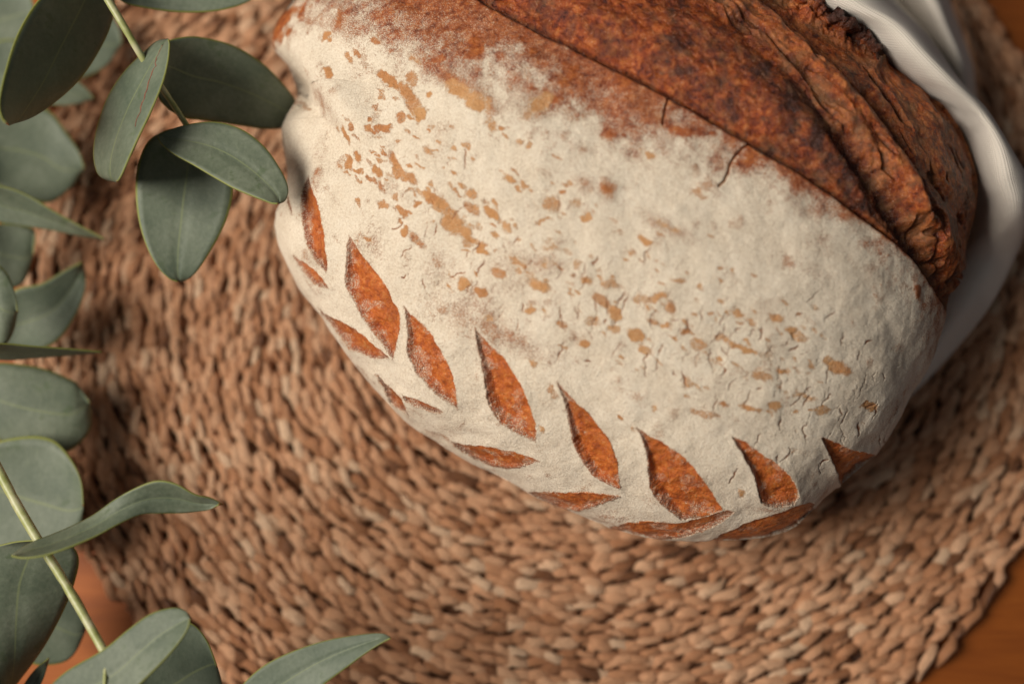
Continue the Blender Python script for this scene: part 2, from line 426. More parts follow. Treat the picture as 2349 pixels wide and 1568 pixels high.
SPOTS = [(855, 92, 11, 9, 20), (752, 83, 9, 9, 0), (742, 92, 6, 5, 0), (765, 168, 8, 14, -15), (818, 122, 6, 15, -35), (800, 130, 6, 14, -40), (890, 182, 28, 9, 38), (945, 180, 13, 17, -20), (872, 168, 8, 8, 0),
         (930, 212, 28, 14, 62), (952, 243, 22, 15, 60), (965, 262, 12, 16, 20), (917, 268, 11, 10, 0), (942, 232, 12, 9, 0), (983, 212, 8, 8, 0), (872, 218, 7, 11, -10), (883, 294, 15, 9, 15), (851, 294, 8, 9, 0),
         (915, 325, 9, 7, 0), (790, 309, 8, 20, -25), (813, 292, 6, 8, 0), (795, 372, 12, 14, -10), (820, 360, 8, 13, -10), (985, 348, 10, 18, -38), (905, 372, 10, 24, -30), (912, 395, 10, 14, 0), (935, 405, 22, 9, 30), (866, 395, 9, 16, -35), (873, 428, 8, 18, -30),
         (1095, 240, 22, 16, 20), (1060, 215, 26, 12, 30), (1130, 293, 12, 10, 40), (1155, 295, 8, 8, 0), (1190, 325, 12, 7, 20), (1215, 335, 7, 5, 0), (1240, 240, 22, 10, -40), (1210, 265, 14, 8, -40),
         (1170, 412, 20, 8, 32), (1205, 425, 14, 8, 32), (1085, 445, 16, 10, 30), (1000, 457, 30, 13, 28), (1030, 487, 24, 13, 42), (1040, 512, 30, 22, 35), (1072, 538, 32, 13, 45), (1082, 480, 18, 11, 45), (1130, 490, 18, 7, 40), (1265, 466, 22, 15, 35), (1165, 520, 10, 13, 0),
         (1290, 440, 10, 7, 0), (1320, 465, 12, 7, 30), (1345, 500, 12, 8, 0), (1245, 505, 8, 6, 0), (960, 548, 26, 8, 48), (930, 530, 10, 8, 30), (880, 470, 10, 9, 0), (925, 487, 18, 7, 48), (962, 468, 10, 8, 20), (822, 470, 5, 9, -10), (1110, 575, 18, 6, 35), (1190, 600, 24, 8, 30), (1145, 625, 16, 8, 30), (1240, 655, 30, 12, 18), (1225, 640, 16, 9, 10),
         (1065, 650, 14, 12, 0), (1105, 668, 12, 9, 40), (1325, 605, 12, 7, 0), (1345, 645, 12, 9, 0), (1400, 650, 30, 10, 12), (1380, 690, 26, 9, 40), (1412, 718, 18, 12, 35), (1480, 688, 20, 10, 10), (1512, 680, 24, 10, -10), (1540, 702, 14, 14, 0),
         (1410, 755, 16, 9, 15), (1460, 770, 18, 13, 30), (1500, 738, 18, 7, 30), (1525, 745, 12, 7, 0), (1480, 800, 16, 9, 40), (1360, 735, 18, 8, 15), (1340, 785, 12, 8, 20), (1290, 740, 12, 8, 0), (1225, 835, 12, 8, 30), (1218, 710, 12, 10, 0), (1605, 790, 18, 12, 10), (1570, 760, 12, 7, 0),
         (1690, 720, 20, 8, 25), (1725, 740, 14, 6, 20), (1700, 797, 34, 7, 22), (1655, 775, 18, 6, 20), (1780, 728, 18, 9, 25), (1815, 760, 16, 12, 35), (1835, 772, 16, 10, 10), (1920, 842, 24, 15, 15), (1900, 825, 12, 10, 0), (1745, 860, 22, 8, 15), (1790, 850, 16, 6, 0), (1615, 946, 38, 9, 12), (1720, 935, 26, 7, 15), (1775, 928, 14, 7, 15),
         (1590, 880, 24, 6, 30), (1660, 925, 16, 6, 10), (1840, 905, 26, 7, 20), (1880, 935, 18, 8, 0), (1990, 930, 16, 10, 0), (1270, 900, 9, 18, -20), (1240, 985, 8, 10, 0), (1450, 985, 7, 6, 0), (1500, 935, 7, 6, 0), (1420, 958, 6, 5, 0), (1500, 1010, 6, 5, 0), (1700, 1125, 8, 12, -30),
         (1490, 355, 14, 8, 30), (1605, 445, 20, 7, 15), (1480, 550, 16, 7, 25), (1560, 640, 16, 6, 20)]
THIN = [(1080, 690, 95, 50, 30, 0.20), (1250, 600, 60, 40, 20, 0.25), (1370, 430, 60, 26, 25, 0.45), (1240, 245, 55, 26, -30, 0.5), (1080, 215, 70, 24, 30, 0.5), (860, 560, 26, 40, 0, 0.35), (720, 430, 20, 50, 10, 0.3),
        (745, 250, 26, 60, -25, 0.28), (1280, 820, 70, 24, 10, 0.22), (1400, 1190, 60, 12, 12, 0.4), (760, 60, 60, 26, 20, 0.35), (1000, 160, 60, 22, 35, 0.35), (1530, 520, 80, 20, 25, 0.3), (1200, 1130, 14, 8, 0, 0.2),
        (1850, 620, 80, 26, 30, 0.2), (1310, 330, 60, 20, 20, 0.25), (1180, 780, 60, 30, 30, 0.3), (1760, 1160, 40, 12, 0, 0.3)]

# ------------------------------------------------------------------ the loaf
def icosphere(level):
    g = (1 + 5 ** 0.5) / 2
    v = np.array([(-1, g, 0), (1, g, 0), (-1, -g, 0), (1, -g, 0), (0, -1, g), (0, 1, g), (0, -1, -g), (0, 1, -g), (g, 0, -1), (g, 0, 1), (-g, 0, -1), (-g, 0, 1)], float)
    v /= np.linalg.norm(v, axis=1)[:, None]
    f = np.array([(0, 11, 5), (0, 5, 1), (0, 1, 7), (0, 7, 10), (0, 10, 11), (1, 5, 9), (5, 11, 4), (11, 10, 2), (10, 7, 6), (7, 1, 8), (3, 9, 4), (3, 4, 2), (3, 2, 6), (3, 6, 8), (3, 8, 9), (4, 9, 5), (2, 4, 11), (6, 2, 10), (8, 6, 7), (9, 8, 1)], np.int64)
    for _ in range(level):
        e = np.concatenate([f[:, [0, 1]], f[:, [1, 2]], f[:, [2, 0]]])
        e.sort(1)
        key = e[:, 0] * len(v) + e[:, 1]
        uq, inv = np.unique(key, return_inverse=True)
        a, b = uq // len(v), uq % len(v)
        mid = v[a] + v[b]
        mid /= np.linalg.norm(mid, axis=1)[:, None]
        inv = inv + len(v)
        n = len(f)
        m0, m1, m2 = inv[:n], inv[n:2 * n], inv[2 * n:]
        v = np.vstack([v, mid])
        f = np.concatenate([np.stack([f[:, 0], m0, m2], 1), np.stack([f[:, 1], m1, m0], 1), np.stack([f[:, 2], m2, m1], 1), np.stack([m0, m1, m2], 1)])
    return v, f

LOAF_C = at(1450, 470, 0.045)
LOAF_ANG = math.radians(-35)
Z_EQ, Z_TOP = 0.042, 0.106
NB = 180
rad = None
def loaf_base(d, rad):
    phi = np.arctan2(d[:, 1], d[:, 0])
    R = np.interp(phi, np.linspace(-math.pi, math.pi, NB + 1), np.append(rad, rad[0]))
    s = np.clip(d[:, 2], -1, 1)
    c = np.sqrt(1 - s * s)
    up = s >= 0
    rho = np.where(up, c ** 0.86, c ** 0.62)
    z = np.where(up, Z_EQ + (Z_TOP - Z_EQ) * np.abs(s) ** 0.98, Z_EQ * (1 + 1.12 * s))
    z = np.maximum(z, 0.0015)
    # toward the middle the outline relaxes to a smooth oval
    ell = 1 / np.sqrt((np.cos(phi - LOAF_ANG) / 0.112) ** 2 + (np.sin(phi - LOAF_ANG) / 0.083) ** 2)
    w = rho ** 2.2
    R2 = ell * (1 - w) + R * w
    return np.stack([LOAF_C[0] + R2 * rho * np.cos(phi), LOAF_C[1] + R2 * rho * np.sin(phi), z], 1)
def fit_outline():
    d, f = icosphere(6)
    ang = np.linspace(-math.pi, math.pi, NB + 1)[:-1]
    rad = 1 / np.sqrt((np.cos(ang - LOAF_ANG) / 0.112) ** 2 + (np.sin(ang - LOAF_ANG) / 0.083) ** 2)
    c2 = project(LOAF_C[None])[0]
    out = np.array(OUTLINE, float)
    o = np.concatenate([out + (np.roll(out, -1, 0) - out) * t for t in np.linspace(0, 1, 12, endpoint=False)])
    o_ang = np.arctan2(-(o[:, 1] - c2[1]), o[:, 0] - c2[0])
    o_r = np.hypot(o[:, 0] - c2[0], o[:, 1] - c2[1])
    k = np.argsort(o_ang)
    tgt = np.interp(ang, o_ang[k], o_r[k], period=2 * math.pi)
    for _ in range(14):
        p = project(loaf_base(d, rad)) - c2
        a = np.arctan2(-p[:, 1], p[:, 0])
        r = np.hypot(p[:, 0], p[:, 1])
        b = np.clip(((a + math.pi) / (2 * math.pi) * NB + 0.5).astype(int), 0, NB) % NB
        cur = np.zeros(NB)
        np.maximum.at(cur, b, r)
        ratio = tgt / np.maximum(cur, 1)
        rad = rad * (1 + 0.8 * (ratio - 1))
        rad = (np.roll(rad, 1) + 4 * rad + np.roll(rad, -1)) / 6
    return rad

def vertex_normals(v, f):
    o = mesh_object('scratch', v, f, M_CRUST)
    n = np.zeros(len(v) * 3, np.float32)
    o.data.vertex_normals.foreach_get('vector', n)
    me = o.data
    bpy.data.objects.remove(o)
    bpy.data.meshes.remove(me)
    return n.reshape(-1, 3).astype(float)

def build_loaf():
    rng = np.random.default_rng(5)
    rad = fit_outline()
    d, f = icosphere(9)
    d = d + np.array([0, -0.1, 0.6])
    d /= np.linalg.norm(d, axis=1)[:, None]
    v_all = loaf_base(d, rad)
    n_all = vertex_normals(v_all, f)
    p_all = project(v_all)
    front = (np.einsum('ij,ij->i', n_all, CAM - v_all) > 0) & (v_all[:, 2] > 0.004)
    # hidden sides: plain lumps, flour on the near half, brown crust beyond the cut
    N = len(v_all)
    beyond_all = (v_all[:, 0] - LOAF_C[0] + 0.9 * (v_all[:, 1] - LOAF_C[1]) > 0.055) & (v_all[:, 2] > 0.02)
    A = {'flour': np.where(beyond_all, 0.0, 0.6) - 0.5 * (1 - sstep(0.002, 0.02, v_all[:, 2])), 'tan': np.full(N, 0.3), 'dark': np.where(beyond_all, 0.25, 0.0), 'gloss': np.where(beyond_all, 1.0, 0.0), 'bake': np.zeros(N)}
    D = 0.0035 * (fbm(v_all, 38, 1, 2) - 0.5)
    LAB = np.where(beyond_all, 1, 0)
    # the seen side, sorted along x so that each mark only looks at its own strip
    idx = np.where(front)[0]
    idx = idx[np.argsort(p_all[idx, 0])]
    v, p = v_all[idx], p_all[idx]
    px = p[:, 0].copy()
    n_v = len(idx)
    disp = D[idx] + 0.0013 * (fbm(v, 130, 3, 2) - 0.5) + 0.00028 * (fbm(v, 480, 6, 2) - 0.5)
    tan = np.full(n_v, 0.45)
    dark = np.zeros(n_v)
    gloss = np.zeros(n_v)
    bake = np.zeros(n_v)
    label = np.zeros(n_v, np.int32)
    def strip(x0, y0, x1, y1):
        a, b = np.searchsorted(px, x0), np.searchsorted(px, x1)
        yy = p[a:b, 1]
        return a + np.where((yy > y0) & (yy < y1))[0]
    q = p + 9 * (np.stack([fbm(v, 420, 8, 2), fbm(v, 420, 11, 2)], 1) - 0.5)          # ragged edges
    big = fbm(v, 60, 14, 3) - 0.5
    med = fbm(v, 260, 17, 3) - 0.5
    # crease of the long cut, brown band beside it, and everything beyond
    dc, sc_, tc = seg_dist(p, CREASE)
    beyond = sc_ < 0
    df, sf, _ = seg_dist(p, FLOUR_END)
    sd = df * np.where(sf > 0, 1, -1) + 150 * big + 170 * med + 4
    flour = 0.19 + 0.71 * sstep(-95, 120, sd)
    flour = np.where(beyond, 0.0, flour)
    tan *= sstep(-10, 90, sd)
    groove = np.exp(-((dc + 5 * med) / 5.0) ** 2)
    disp -= 0.0022 * groove
    flour *= 1 - np.exp(-((dc + 5 * med) / 9.0) ** 2)
    dark = np.maximum(dark, 0.9 * np.exp(-((dc + 5 * med) / 6.0) ** 2))
    # bulge of the torn side above the crease
    bi = np.where(beyond)[0]
    vb, mb = v[bi], med[bi]
    ax = np.array([math.cos(math.radians(-48)), math.sin(math.radians(-48)), 0])
    vs = vb - 0.74 * (vb @ ax)[:, None] * ax          # noise drawn out along the tear
    fib = fbm(vs, 330, 25, 3) - 0.5
    fib2 = fbm(vs, 130, 28, 2) - 0.5
    dfu, sfu, tfu = seg_dist(p[bi], FURROW)
    dri, _, tri = seg_dist(p[bi], RIDGE)
    dte, _, _ = seg_dist(p[bi], TEAR)
    outer = sstep(-15, 25, np.where(sfu < 0, dfu, -dfu) + 30 * mb)
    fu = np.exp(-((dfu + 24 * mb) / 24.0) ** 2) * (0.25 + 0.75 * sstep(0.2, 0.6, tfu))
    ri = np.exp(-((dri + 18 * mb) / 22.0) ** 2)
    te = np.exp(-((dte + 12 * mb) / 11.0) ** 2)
    rid = 1 - np.abs(2 * fbm(vs, 190, 33, 2) - 1) * 2.2                                # sharp torn ridges
    db = 0.0034 * sstep(0, 90, dc[bi]) + 0.0019 * (fbm(vb, 170, 21, 4) - 0.5) + 0.0010 * fib + 0.0009 * fib2 + 0.0002 * outer * rid - 0.0048 * outer * sstep(40, 120, dfu)
    db += -0.0055 * fu + 0.0028 * ri - 0.0045 * te
    dk = 0.36 + 2.0 * (fbm(vb, 300, 31, 4) - 0.5) + 1.1 * fib2 + 0.08 * outer
    furrow_shade = np.exp(-(dfu / 62.0) ** 2) * (sfu > 0) * sstep(0.12, 0.45, tfu)  # shading beside the furrow, painted into the crust tone
    dk = dk + 0.45 * furrow_shade - 0.16 * outer
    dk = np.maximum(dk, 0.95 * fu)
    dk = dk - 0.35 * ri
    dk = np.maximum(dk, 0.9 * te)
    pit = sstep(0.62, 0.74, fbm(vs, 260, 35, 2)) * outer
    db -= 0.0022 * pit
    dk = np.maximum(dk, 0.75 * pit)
    disp[bi] += db
    dark[bi] = np.clip(np.maximum(dk, dark[bi]), 0, 1)
    gloss[bi] = 1.0
    tan[bi] = np.clip(0.13 * outer + 0.02 * ri + 0.6 * (fbm(vb, 420, 47, 3) - 0.52), 0, 0.3)
    m = strip(1700, -80, 2080, 220)
    dcr, scr, tcr = seg_dist(p[m], CREST)
    cr = np.exp(-((dcr + 10 * med[m]) / 17.0) ** 2)
    disp[m] += cr * (0.0020 + 0.0100 * (fbm(v[m], 300, 44, 3) - 0.4))
    burn = 1.3 * np.exp(-((dcr + 16 * med[m]) / 15.0) ** 2) * sstep(0.3, 0.5, tcr + med[m] * 0.3)
    dark[m] = np.clip(np.maximum(dark[m], burn), 0, 1)
    label[beyond] = 1
    band = ~beyond
    gloss[band] = np.clip(1 - flour[band], 0, 1) * 0.5
    dark[band] = np.clip(dark[band] + np.clip(1 - 1.6 * flour[band], 0, 1) * 1.1 * (fbm(v[band], 330, 55, 3) - 0.46), 0, 1)
    # two short splits that run from the crease into the flour
    for line in ([(1532, 225), (1528, 250), (1520, 285)], [(1722, 325), (1700, 345), (1685, 362), (1672, 385), (1668, 410), (1652, 428)]):
        m = strip(1480, 200, 1760, 460)
        dd, _, _ = seg_dist(q[m], line)
        w = np.exp(-(dd / 3.2) ** 2)
        disp[m] -= 0.0008 * w
        dark[m] = np.maximum(dark[m], 0.6 * w)
        flour[m] *= 1 - 0.9 * w
    # fold between the top lobe and the left side
    m = strip(500, 0, 1000, 620)
    dd, sd2, tt = seg_dist(p[m], [(640, 165), (692, 222), (722, 262), (752, 315), (778, 372), (800, 440)])
    disp[m] -= 0.0034 * np.exp(-(dd / 36) ** 2) * (1 - sstep(0.35, 1.0, tt))
    disp[m] += 0.0034 * np.exp(-((dd - 70) / 45) ** 2) * (sd2 < 0) * (1 - sstep(0.4, 1.0, tt))
    # bare brown corner at the upper left
    dd = np.hypot((p[:, 0] - 650) / 42, (p[:, 1] - 45) / 70)
    w = 1 - sstep(0.3, 1.0, dd + 1.5 * med)
    flour -= 0.75 * w
    tan *= 1 - w
    # thin places in the flour
    for x, y, a, b, r, k in THIN:
        c, s = math.cos(math.radians(r)), math.sin(math.radians(r))
        m = strip(x - 2.2 * a, y - 2.2 * a, x + 2.2 * a, y + 2.2 * a)
        u = (p[m, 0] - x) * c + (p[m, 1] - y) * s
        w = -(p[m, 0] - x) * s + (p[m, 1] - y) * c
        w = np.exp(-((u / a) ** 2 + (w / b) ** 2))
        flour[m] -= k * w * (0.55 + 2.6 * (med[m] + 0.15)).clip(0, 1.8)
        tan[m] *= 1 - 0.7 * w
    flour -= 0.30 * sstep(0.60, 0.80, fbm(v, 190, 51, 3)) + 0.22 * sstep(0.54, 0.78, fbm(v, 75, 53, 4))
    # bran spots
    spots = list(SPOTS)
    for _ in range(270):
        t = rng.random() ** 1.25
        x, y = 800 + 1080 * t + rng.normal(0, 60), 300 + 590 * t + rng.normal(0, 95)
        spots.append((x, y, rng.uniform(5, 12), rng.uniform(2.5, 5), rng.normal(34, 9)))
    q2 = p + 1.9 * (q - p) + 7 * (np.stack([fbm(v, 1000, 86, 2), fbm(v, 1000, 88, 2)], 1) - 0.5)
    for i, (x, y, a, b, r) in enumerate(spots):
        m = strip(x - 60, y - 60, x + 60, y + 60)
        m = m[~beyond[m]]
        c, s = math.cos(math.radians(r)), math.sin(math.radians(r))
        qx, qy = q2[m, 0] - x, q2[m, 1] - y
        e = np.sqrt(((qx * c + qy * s) / (a * 1.12)) ** 2 + ((-qx * s + qy * c) / (b * 1.15)) ** 2)
        k = (0.78 if i < len(SPOTS) else 0.62) + 0.15 * math.sin(i * 2.4)
        if x > 1150:
            k *= 0.88
        flour[m] = np.minimum(flour[m], 0.95 - k * (1 - sstep(0.58 + 0.2 * math.sin(i * 1.3), 1.35, e)))
        t1 = 0.95 if x > 960 else 0.72
        tan[m] = np.maximum(tan[m], (t1 - 0.25 * (i % 4 == 0)) * (1 - sstep(1.3, 1.9, e)))
        disp[m] -= 0.00015 * (1 - sstep(0.7, 1.2, e))
    # cracks in the flour skin
    for _ in range(190):
        t = rng.random() ** 0.8
        x, y = 900 + 1130 * t + rng.normal(0, 55), 480 + 470 * t + rng.normal(0, 85)
        a = math.radians(rng.normal(110, 16))
        n = int(rng.integers(2, 8))
        pts = [(x, y)]
        for _k in range(n):
            a2 = a + rng.normal(0, 0.45)
            pts.append((pts[-1][0] + 7 * math.cos(a2), pts[-1][1] + 7 * math.sin(a2)))
        wd = rng.uniform(0.8, 2.1)
        ar = np.array(pts)
        lo, hi = ar.min(0) - 14, ar.max(0) + 14
        m = strip(lo[0], lo[1], hi[0], hi[1])
        m = m[~beyond[m]]
        if not len(m):
            continue
        dd, _, tt = seg_dist(q[m], pts)
        ww = wd * (0.4 + 2.4 * tt * (1 - tt)) * (0.6 + 1.6 * (med[m] + 0.25).clip(0, 1))
        amt = np.exp(-(dd / ww) ** 2) * min(1.0, 0.35 + 0.35 * wd)
        flour[m] = np.minimum(flour[m], 1 - 0.95 * amt)
        dark[m] = np.maximum(dark[m], 0.40 * amt)
        tan[m] *= 1 - amt
        disp[m] += -0.00030 * amt
    # leaf shaped cuts
    for i, (L, Rr, depth) in enumerate(CUTS):
        poly = L + Rr[::-1][1:-1]
        a = np.array(poly)
        lo, hi = a.min(0) - 40, a.max(0) + 40
        m = strip(lo[0], lo[1], hi[0], hi[1])
        qq = p[m] + 0.5 * (q[m] - p[m]) + 3.2 * (np.stack([fbm(v[m], 1100, 81, 2), fbm(v[m], 1100, 84, 2)], 1) - 0.5)
        ins = inside(qq, poly)
        dl, _, tl = seg_dist(qq, L)
        dr, _, _ = seg_dist(qq, Rr)
        near = np.minimum(dl, dr)
        t = dl / np.maximum(dl + dr, 1e-6)
        prof = sstep(0.0, 0.22, t) * (1 - t) ** 0.9
        end = np.clip(near / 5.0, 0, 1) * np.clip((dl + dr) / 70, 0.12, 1)
        dep = 0.52 * depth * prof * end
        mi = m[ins]
        vm = v[mi]
        ripple = fbm(vm, 200, 64, 2) - 0.5
        disp[mi] = disp[mi] * 0.6 - dep[ins] + 0.0007 * (fbm(vm, 520, 61, 3) - 0.5) + 0.0016 * ripple * end[ins]
        dust = 0.42 * np.exp(-(dl[ins] / 16) ** 2) + 0.45 * sstep(0.5, 0.68, fbm(vm, 260, 63, 3)) - 0.10 + 0.15 * np.exp(-(near[ins] / 2.5) ** 2)
        flour[mi] = np.clip(dust, 0, 0.42) * 0.85
        tan[mi] = 0.04 + 0.10 * t[ins]
        bake[mi] = 0.92
        tipk = 1 - np.clip((dl[ins] + dr[ins]) / 55, 0, 1)
        dark[mi] = np.clip(0.42 * np.exp(-(dl[ins] / 6) ** 2) + 0.35 * tipk + 0.9 * (fbm(vm, 160, 67, 3) - 0.55), 0, 0.8)  # left wall's shadow painted in; tips and blotches darker too
        gloss[mi] = 0.55
        label[mi] = 10 + i
        mo = m[~ins]
        lip = np.exp(-(near[~ins] / 12) ** 2)
        disp[mo] += 0.0003 * lip
        fr = np.exp(-(near[~ins] / 2.2) ** 2)
        ok = label[mo] == 0
        flour[mo] = np.where(ok, np.maximum(flour[mo], 0.8 * lip) - 0.32 * fr, flour[mo])
    # under the loaf the flour runs out
    edge = (p[:, 0] - 1990) * 0.63 + (p[:, 1] - 1062) * 0.777 + 40 * med
    bare_low = sstep(0, 22, edge) * (label == 0)
    flour = flour * (1 - 0.85 * bare_low) - 0.5 * (1 - sstep(0.002, 0.02, v[:, 2]))
    for k, a in (('flour', flour), ('tan', tan), ('dark', dark), ('gloss', gloss), ('bake', bake)):
        A[k][idx] = a
    D[idx] = disp
    LAB[idx] = label
    v2 = v_all + n_all * D[:, None]
    v2[:, 2] = np.maximum(v2[:, 2], 0.001)
    n2 = vertex_normals(v2, f)
    root = thing('bread_loaf', 'large oval bread loaf dusted with flour, leaf-shaped cuts along its side, on the mat', 'bread', (LOAF_C[0], LOAF_C[1], 0.0))
    off = np.array([LOAF_C[0], LOAF_C[1], 0.0])
    flab = LAB[f].max(1)
    A = {k: np.clip(a, 0, 1) for k, a in A.items()}
    for lab in np.unique(flab):
        ff = f[flab == lab]
        ids, inv = np.unique(ff, return_inverse=True)
        nm = 'crust' if lab == 0 else 'torn_crust' if lab == 1 else 'score_cut'
        o = mesh_object(nm, v2[ids] - off, inv.reshape(-1, 3), M_CRUST, root, attrs={k: a[ids] for k, a in A.items()})
        o.data.normals_split_custom_set_from_vertices(n2[ids].tolist())
        if lab == 0:
            o['label'] = 'cream floured crust with tan bran spots and fine cracks'
        elif lab == 1:
            o['label'] = 'dark red-brown torn crust along the opened cut'
    # ear: a thin ragged burnt rim that stands up along the crest
    nu, nw = 170, 12
    line = catmull(CREST, nu)
    fr = np.where(front)[0]
    fr = fr[(p_all[fr, 0] > 1700) & (p_all[fr, 0] < 2100) & (p_all[fr, 1] < 260)]
    pj = project(v2[fr])
    base, nb_ = [], []
    for c in line:
        k = np.argmin(((pj - c) ** 2).sum(1))
        base.append(v2[fr[k]])
        nb_.append(n2[fr[k]])
    base, nb_ = np.array(base), np.array(nb_)
    for _ in range(6):
        base[1:-1] = (base[:-2] + base[1:-1] * 2 + base[2:]) / 4
        nb_[1:-1] = (nb_[:-2] + nb_[1:-1] * 2 + nb_[2:]) / 4
    u = np.linspace(0, 1, nu)
    s3 = np.stack([u * 1.0, u * 0, u * 0], 1)
    h = (0.0020 + 0.0065 * fbm(s3, 26, 90, 4)) * np.sin(np.pi * np.clip(u * 1.05, 0, 1)) ** 0.45
    out_d = np.array([0.25, 0.22, 0.3])
    g = np.zeros((nu, nw, 3))
    dkk = np.zeros((nu, nw))
    for j in range(nw):
        w = j / (nw - 1)
        g[:, j] = base - nb_ * 0.0025 + (nb_ * 0.75 + out_d * (0.15 + 0.55 * w)) * (h[:, None] * w + 0.0025 * min(1, w * 3))
        dkk[:, j] = np.clip(0.20 + 1.5 * w * sstep(0.20, 0.40, u + 0.15 * (fbm(s3, 22, 95, 2) - 0.5)) - 0.1, 0, 1)
    gv = g.reshape(-1, 3)
    gv = gv + 0.0022 * (np.stack([fbm(gv, 420, 91, 3), fbm(gv, 420, 92, 3), fbm(gv, 420, 93, 3)], 1) - 0.5)
    i = np.arange(nu * nw).reshape(nu, nw)
    fs = np.stack([i[:-1, :-1], i[:-1, 1:], i[1:, 1:], i[1:, :-1]], -1).reshape(-1, 4)
    o = mesh_object('ear', gv - off, fs, M_CRUST, root, attrs={'flour': np.zeros(nu * nw), 'tan': np.zeros(nu * nw), 'dark': dkk.ravel(), 'gloss': np.ones(nu * nw), 'bake': np.zeros(nu * nw)})
    o['label'] = 'ragged burnt black ear of crust'
    md = o.modifiers.new('thickness', 'SOLIDIFY')
    md.thickness = 0.0012
    return root

# ------------------------------------------------------------------ woven mat
MAT_C = at(1258, 604, 0.0)
MAT_R = 0.1915
def spindle(L, W, H, rng, rings=8, seg=9):
    """a short length of flattened seagrass cord, its ends diving under its neighbours"""
    vs, fs, uv = [], [], []
    wob = rng.uniform(0.10, 0.42)
    bend = rng.normal(0, 0.16)
    lob, tw, ph = rng.integers(2, 5), rng.normal(0.0, 0.9), rng.random() * 6.28
    amp = rng.uniform(0.05, 0.2)
    sk = rng.uniform(-0.12, 0.12)
    for i in range(rings):
        s = i / (rings - 1)
        x = (s - 0.5) * L
        e = min(max(s + sk * math.sin(math.pi * s), 0), 1)
        w = (0.22 + 0.78 * math.sin(math.pi * e) ** 0.6) * (1 + 0.10 * rng.normal())
        zc = -1.15 * H * abs(2 * e - 1) ** 2.0
        yc = bend * W * math.sin(math.pi * s) * 1.4 + wob * W * math.sin(2 * math.pi * s)
        for j in range(seg):
            a = 2 * math.pi * j / seg
            g = 1 + amp * math.cos(lob * a + ph + tw * 2 * s)
            vs.append((x, yc + 0.5 * W * w * g * math.cos(a), zc + 0.5 * H * (0.45 + 0.55 * w) * g * math.sin(a)))
            uv.append((s, j / seg if j <= seg / 2 else 1 - j / seg))
    for i in range(rings - 1):
        for j in range(seg):
            a, b = i * seg + j, i * seg + (j + 1) % seg
            fs.append((a, b, b + seg, a + seg))
    return np.array(vs), np.array(fs), np.array(uv)
